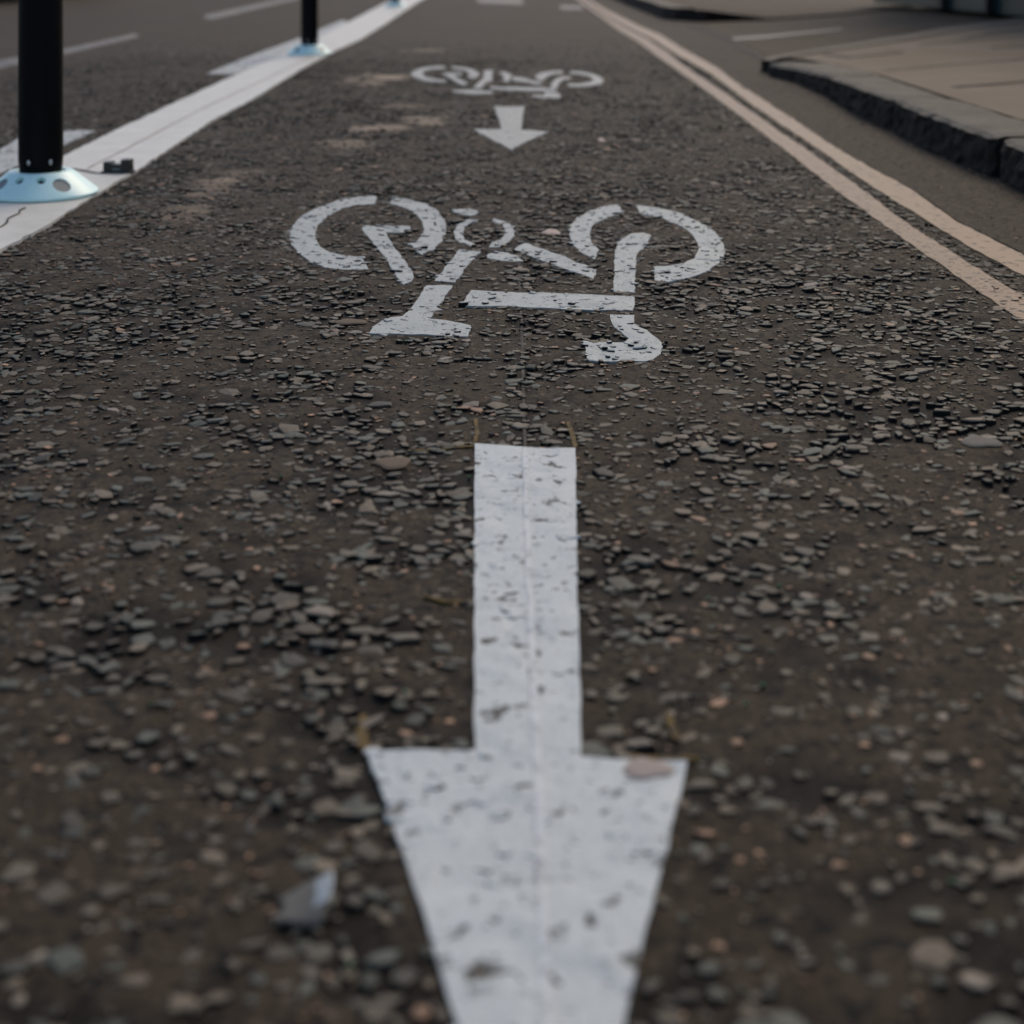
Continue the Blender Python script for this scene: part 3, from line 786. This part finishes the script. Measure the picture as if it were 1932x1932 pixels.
# kerb stones: one strip of separate stones with rough faces
def lerp_line(P, y):
    xs_ = [p[0] for p in P]; ys_ = [p[1] for p in P]
    return float(np.interp(y, ys_, xs_))
VV, FF, MI = [], [], []
r = random.Random(3)
fy = sorted(set(front), key=lambda p: p[1])
cuts = [-12]; 
while cuts[-1] < G(1878, 258, PZ)[1] - .9: cuts.append(cuts[-1] + .9)
cuts += [GP(1878, 258)[1], GP(1688, 187)[1], GP(1565, 143)[1], GP(1452, 120)[1]]
for a_, b_ in zip(cuts, cuts[1:]):
    dz = r.uniform(-.003, .003); dx = r.uniform(-.008, .008); m_ = max(6, int((b_ - a_) / .03)); g_ = .008
    nc = 8; nf = 6; o_ = len(VV)
    for i in range(m_ + 1):
        y_ = a_ + g_ + (b_ - a_ - 2 * g_) * i / m_
        xf = lerp_line(front, y_) + dx; xb = lerp_line(back, y_)
        endr = .018 * max(0, 1 - min(i, m_ - i) / 1.5)
        row = []
        for j in range(nf + 1):         # face, from the road up
            t = j / nf
            row.append((xf - .010 + .010 * t + (vnoise(y_, t, 30, 41) - .5) * .014 + (vnoise(y_, t * 2, 90, 43) - .5) * .006 + (.010 * max(0, 1 - min(i, m_ - i) / 1.2)), y_, -.03 + (pz(y_) + .02) * t))
        for j in range(nc + 1):
            t = j / nc; x_ = xf + .014 + (xb - .018 - xf - .014) * t
            row.append((x_, y_, pz(y_) + .004 + dz - endr * .4 + (vnoise(x_, y_, 20, 42) - .5) * .004 - (.004 if j in (0, nc) else 0)))
        VV += row
    R_ = nf + nc + 2
    for i in range(m_):
        for j in range(R_ - 1):
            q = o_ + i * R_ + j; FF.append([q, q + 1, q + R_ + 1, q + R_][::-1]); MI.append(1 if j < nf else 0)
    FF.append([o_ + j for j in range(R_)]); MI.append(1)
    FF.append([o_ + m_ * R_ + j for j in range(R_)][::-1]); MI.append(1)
tag(mesh_obj('kerb', VV, FF, [M_kerb, M_kface], midx=MI), kind='structure')
# bed under the stones so the joints read dark
kb = [(p[0] + .03, p[1]) for p in front] + [(p[0] + .0, p[1]) for p in back[::-1]]
sheet('kerb_bed', kb, -.012, M_joint, step=.2, zfun=pz)

# rounded end stone and the kerb turning into the side road
end = [GP(*p) for p in [(1436,115),(1452,109),(1480,104),(1560,91),(1700,69),(1780,54),(1932,35)]]
endb = [GP(*p) for p in [(1455,117),(1470,112),(1497,108),(1572,96),(1720,75),(1800,60),(1945,42)]]
sheet('kerb_return', end + endb[::-1], .006, M_kerb, m2=M_kface, step=.2, zfun=pz)

# pavement joints
def joint(P, wd=.010, z=PZ): return strip_along([GP(*pav(*p)) for p in P], wd, lambda x, y: pz(y) + .003, 'paving_joint', M_joint, wob=.002)
js = [[(940,500),(1300,470),(1700,437),(2050,410)], [(1440,618),(1700,598),(2050,572)], [(905,240),(1360,203),],
      [(1360,203),(1240,172),(1050,145),(860,112)], [(1500,272),(1640,248),(1932,215)], [(1640,240),(1932,208)],
      [(680,300),(905,240)], [(1200,318),(1500,292),(1932,250)], [(1700,340),(2050,322)]]
jo = [joint(P, .022 if i in (0, 1, 4, 5) else .016) for i, P in enumerate(js)]
# join all joint strips into one setting mesh
def join_meshes(name, obs, m):
    VV, FF = [], []
    for o in obs:
        o_ = len(VV); VV += [tuple(v.co) for v in o.data.vertices]; FF += [[i + o_ for i in p.vertices] for p in o.data.polygons]
        me = o.data; bpy.data.objects.remove(o); bpy.data.meshes.remove(me)
    return mesh_obj(name, VV, FF, m)
tag(join_meshes('paving_joints', jo, M_joint), kind='structure')
# inspection cover
cv = [GP(*pav(*p)) for p in [(500,385),(940,338),(1085,372),(690,412)]]
root = bpy.data.objects.new('inspection_cover', None); C.objects.link(root)
cxm = (sum(p[0] for p in cv) / 4, sum(p[1] for p in cv) / 4); root.location = (*cxm, pz(cxm[1]))
lv = [(p[0] - cxm[0], p[1] - cxm[1]) for p in cv]
def scaled(P, s): return [(p[0] * s, p[1] * s) for p in P]
def slab(name, P, z0, z1, m):
    dz_ = [pz(p[1] + cxm[1]) - pz(cxm[1]) for p in P]
    VV = [(*p, z0 + d_) for p, d_ in zip(P, dz_)] + [(*p, z1 + d_) for p, d_ in zip(P, dz_)]; n_ = len(P)
    ar = sum(P[i][0] * P[(i + 1) % n_][1] - P[(i + 1) % n_][0] * P[i][1] for i in range(n_))
    FF = [list(range(n_, 2 * n_))] + [[i, (i + 1) % n_, n_ + (i + 1) % n_, n_ + i] for i in range(n_)]
    if ar < 0: FF = [f[::-1] for f in FF]
    return mesh_obj(name, VV, FF, m, root)
slab('frame', scaled(lv, 1.0), -.01, .0025, M_joint); slab('lid', scaled(lv, .90), .0, .0045, M_slab)
tag(root, 'flat rectangular inspection cover set in the pavement near the kerb corner', 'manhole cover')

# far corner pavement
fz = .105
ff = [G(*p, 0) for p in [(1165,0),(1183,8),(1200,15),(1230,26)]] + [G(*p, .0) for p in [(1250,35),(1275,39)]]
ffw = [(ff[0][0], 60)] + ff
far_top = [(p[0] + .01, p[1]) for p in ffw] + [G(1300, 38, .02), G(1450, 34, .02), G(1600, 25, .02), G(1750, 8, .02)]
fp = ffw + [G(1330, 38, .02), G(1450, 35, .02), G(1600, 25, .02), G(1750, 6, .02), (40, 60)]
fv, fft = cdt(fp, .7)
VV = []
for a_, b_ in fv:
    # the footway ramps down to the crossing at the corner
    rampf = float(sstep(0.0, 1.7, 1.9 - (a_ - 1.2) * .55))
    VV.append((a_, b_, .02 + (fz - .02) * float(1 - sstep(1.6, 2.3, a_))))
FF = [list(f) for f in fft]; ed = {}; MI = [0] * len(FF)
for q in fft:
    for i in range(len(q)): ed[(q[i], q[(i + 1) % len(q)])] = 1
for e in list(ed):
    if (e[1], e[0]) in ed: continue
    o_ = len(VV); a_, b_ = VV[e[0]], VV[e[1]]
    VV += [(a_[0], a_[1], -.05), (b_[0], b_[1], -.05)]; FF.append([e[1], e[0], o_, o_ + 1]); MI.append(1)
tag(mesh_obj('far_pavement', VV, FF, [M_side, M_kface], midx=MI), kind='structure')
fk = [(p[0] + .004, p[1]) for p in ffw]; fkb = [(p[0] + .17, p[1] + .05) for p in ffw]
sheet('far_kerb', fk + fkb[::-1], fz + .006, M_kerb, m2=M_kface)
marking('side_dash', [gp([(1382,73),(1440,69),(1520,62),(1590,56),(1590,58),(1520,65),(1440,74),(1384,77)])], .2, .0075, M_faint,
        'faint pale line on the side road beyond the kerb corner', 'road marking', None, lambda x, y: 0 * x)
strip_o = strip_along(gp([(1300,50),(1338,60),(1385,84),(1420,104),(1438,112)]), .03, .007, 'tar_seam', M_joint, wob=.01)
tag(strip_o, 'dark tar seam where the side road meets the main road', 'tar seam')

# ------------------------------------------------------------ dark shopfront at the top right
M_teal, n, l, b = mat('teal_tiles', (.012, .035, .037), .3)
M_shop, *_ = mat('black_frame', (.006, .006, .007), .45)
M_glass, *_ = mat('dark_glass', (.01, .014, .016), .08)
M_wall, n, l, b = mat('dark_brick', rough=.85)
bt = n.new('ShaderNodeTexBrick'); bt.inputs['Scale'].default_value = 6; l.new(coords(n), bt.inputs['Vector'])
bt.inputs['Color1'].default_value = (.10, .065, .05, 1); bt.inputs['Color2'].default_value = (.07, .05, .04, 1); bt.inputs['Mortar'].default_value = (.12, .11, .10, 1)
l.new(bt.outputs[0], b.inputs['Base Color'])
A = Vector(GP(1640, 4)); B = Vector(GP(1932, 31)); dv = (B - A).normalized(); B = A + dv * 12
root = bpy.data.objects.new('shop_building', None); C.objects.link(root)
root.location = (A.x, A.y, .055); root.rotation_euler = (0, 0, math.atan2(dv.y, dv.x))
# local x runs along the frontage, local y (positive) points into the building
def part(name, x0, x1, y0, y1, z0, z1, m, bev=0, par=None):
    bm = bmesh.new(); box(bm, x0, x1, y0, y1, z0, z1)
    if bev: bevel_bm(bm, bev, 1)
    return bm_obj(name, bm, m, par or root)
part('wall', 0, 12, .35, 5, 0, 3.1, M_wall)
part('plinth', 0, 12, .05, .34, 0, .15, M_teal)
part('stall_riser', 0, 12, .02, .349, .152, .62, M_shop)
for k in range(6):
    w0 = part('window', .1 + 2 * k, 1.9 + 2 * k, .18, .24, .68, 2.7, M_glass)
    part('mullion', 1.92 + 2 * k, 2.08 + 2 * k, -.02, .3, .0, 2.74, M_shop, .01)
part('mullion', 3.10, 3.15, -.03, .3, .0, 2.74, M_shop)
part('sill', 0, 12, -.04, .30, .622, .678, M_shop)
part('fascia', 0, 12, -.06, .349, 2.75, 3.09, M_teal, .02)
part('cornice', -.1, 12.1, -.08, 5.1, 3.102, 3.25, M_wall)
tag(root, 'dark shopfront with a teal plinth and black frame at the top right corner', 'building')

# ------------------------------------------------------------ dark parked car at the top left
M_car, *_ = mat('black_car_paint', (.008, .009, .010), .25)
M_tyre, *_ = mat('tyre_rubber', (.012, .012, .012), .8)
M_rim, *_ = mat('alloy', (.30, .30, .31), .35, .8)
M_lamp, *_ = mat('lamp_glass', (.45, .45, .45), .15)
root = bpy.data.objects.new('parked_car', None); C.objects.link(root)
sil = [(-2.1,.32),(-2.12,.60),(-2.02,.78),(-1.1,.92),(-.45,1.36),(.2,1.44),(1.05,1.38),(1.75,1.0),(2.05,.93),(2.10,.55),(2.06,.30),
       (1.68,.26),(1.62,.50),(1.45,.64),(1.25,.68),(1.05,.64),(.90,.50),(.84,.24),(-.84,.24),(-.90,.50),(-1.05,.64),(-1.27,.68),(-1.47,.64),(-1.62,.50),(-1.68,.26)]
secs = [(-.86, .985), (-.80, 1.0), (.80, 1.0), (.86, .985)]
bm = bmesh.new(); rows = []
for yw, s_ in secs: rows.append([bm.verts.new((x * s_, yw * (1 - .22 * max(0, (z - .9) / .5)), z)) for x, z in sil])
ns = len(sil)
for a_, b_ in zip(rows, rows[1:]):
    for i in range(ns): bm.faces.new((a_[i], a_[(i + 1) % ns], b_[(i + 1) % ns], b_[i]))
bm.faces.new(rows[0][::-1]); bm.faces.new(rows[-1])
bmesh.ops.recalc_face_normals(bm, faces=bm.faces)
bm_obj('body', bm, M_car, root)
for s_ in (-1, 1):
    P = [(-.98, .94), (-.42, 1.30), (.2, 1.37), (1.0, 1.32), (1.55, .98)]
    VV = [(x, s_ * (.865 - .19 * max(0, (z - .9) / .5)), z) for x, z in P]; VV += [(x, v[1] * .985, z) for (x, z), v in zip(P, VV)]
    mesh_obj('side_window', VV, [[0, 1, 2, 3, 4], [9, 8, 7, 6, 5]] + [[i, (i + 1) % 5, 5 + (i + 1) % 5, 5 + i] for i in range(5)], M_glass, root)
    for x in (-1.27, 1.25):
        bm = bmesh.new(); bmesh.ops.create_cone(bm, cap_ends=True, segments=40, radius1=.315, radius2=.315, depth=.20, matrix=Matrix.Translation((x, s_ * .76, .315)) @ Matrix.Rotation(PI / 2, 4, 'X'))
        wh = bm_obj('wheel', bevel_bm(bm, .02, 1), M_tyre, root)
        bm = bmesh.new(); bmesh.ops.create_cone(bm, cap_ends=True, segments=32, radius1=.20, radius2=.20, depth=.03, matrix=Matrix.Translation((x, s_ * .86, .315)) @ Matrix.Rotation(PI / 2, 4, 'X'))
        bm_obj('rim', bm, M_rim, wh)
    part('headlight', -2.13, -2.0, s_ * .68 - .14, s_ * .68 + .14, .56, .68, M_lamp, .02, root)
cx_, cy_ = G(-12, 7)
root.location = (cx_ - .55, cy_ + 2.3, 0); root.rotation_euler = (0, 0, PI / 2)
tag(root, 'black parked car whose lower edge just enters the top left corner', 'car')
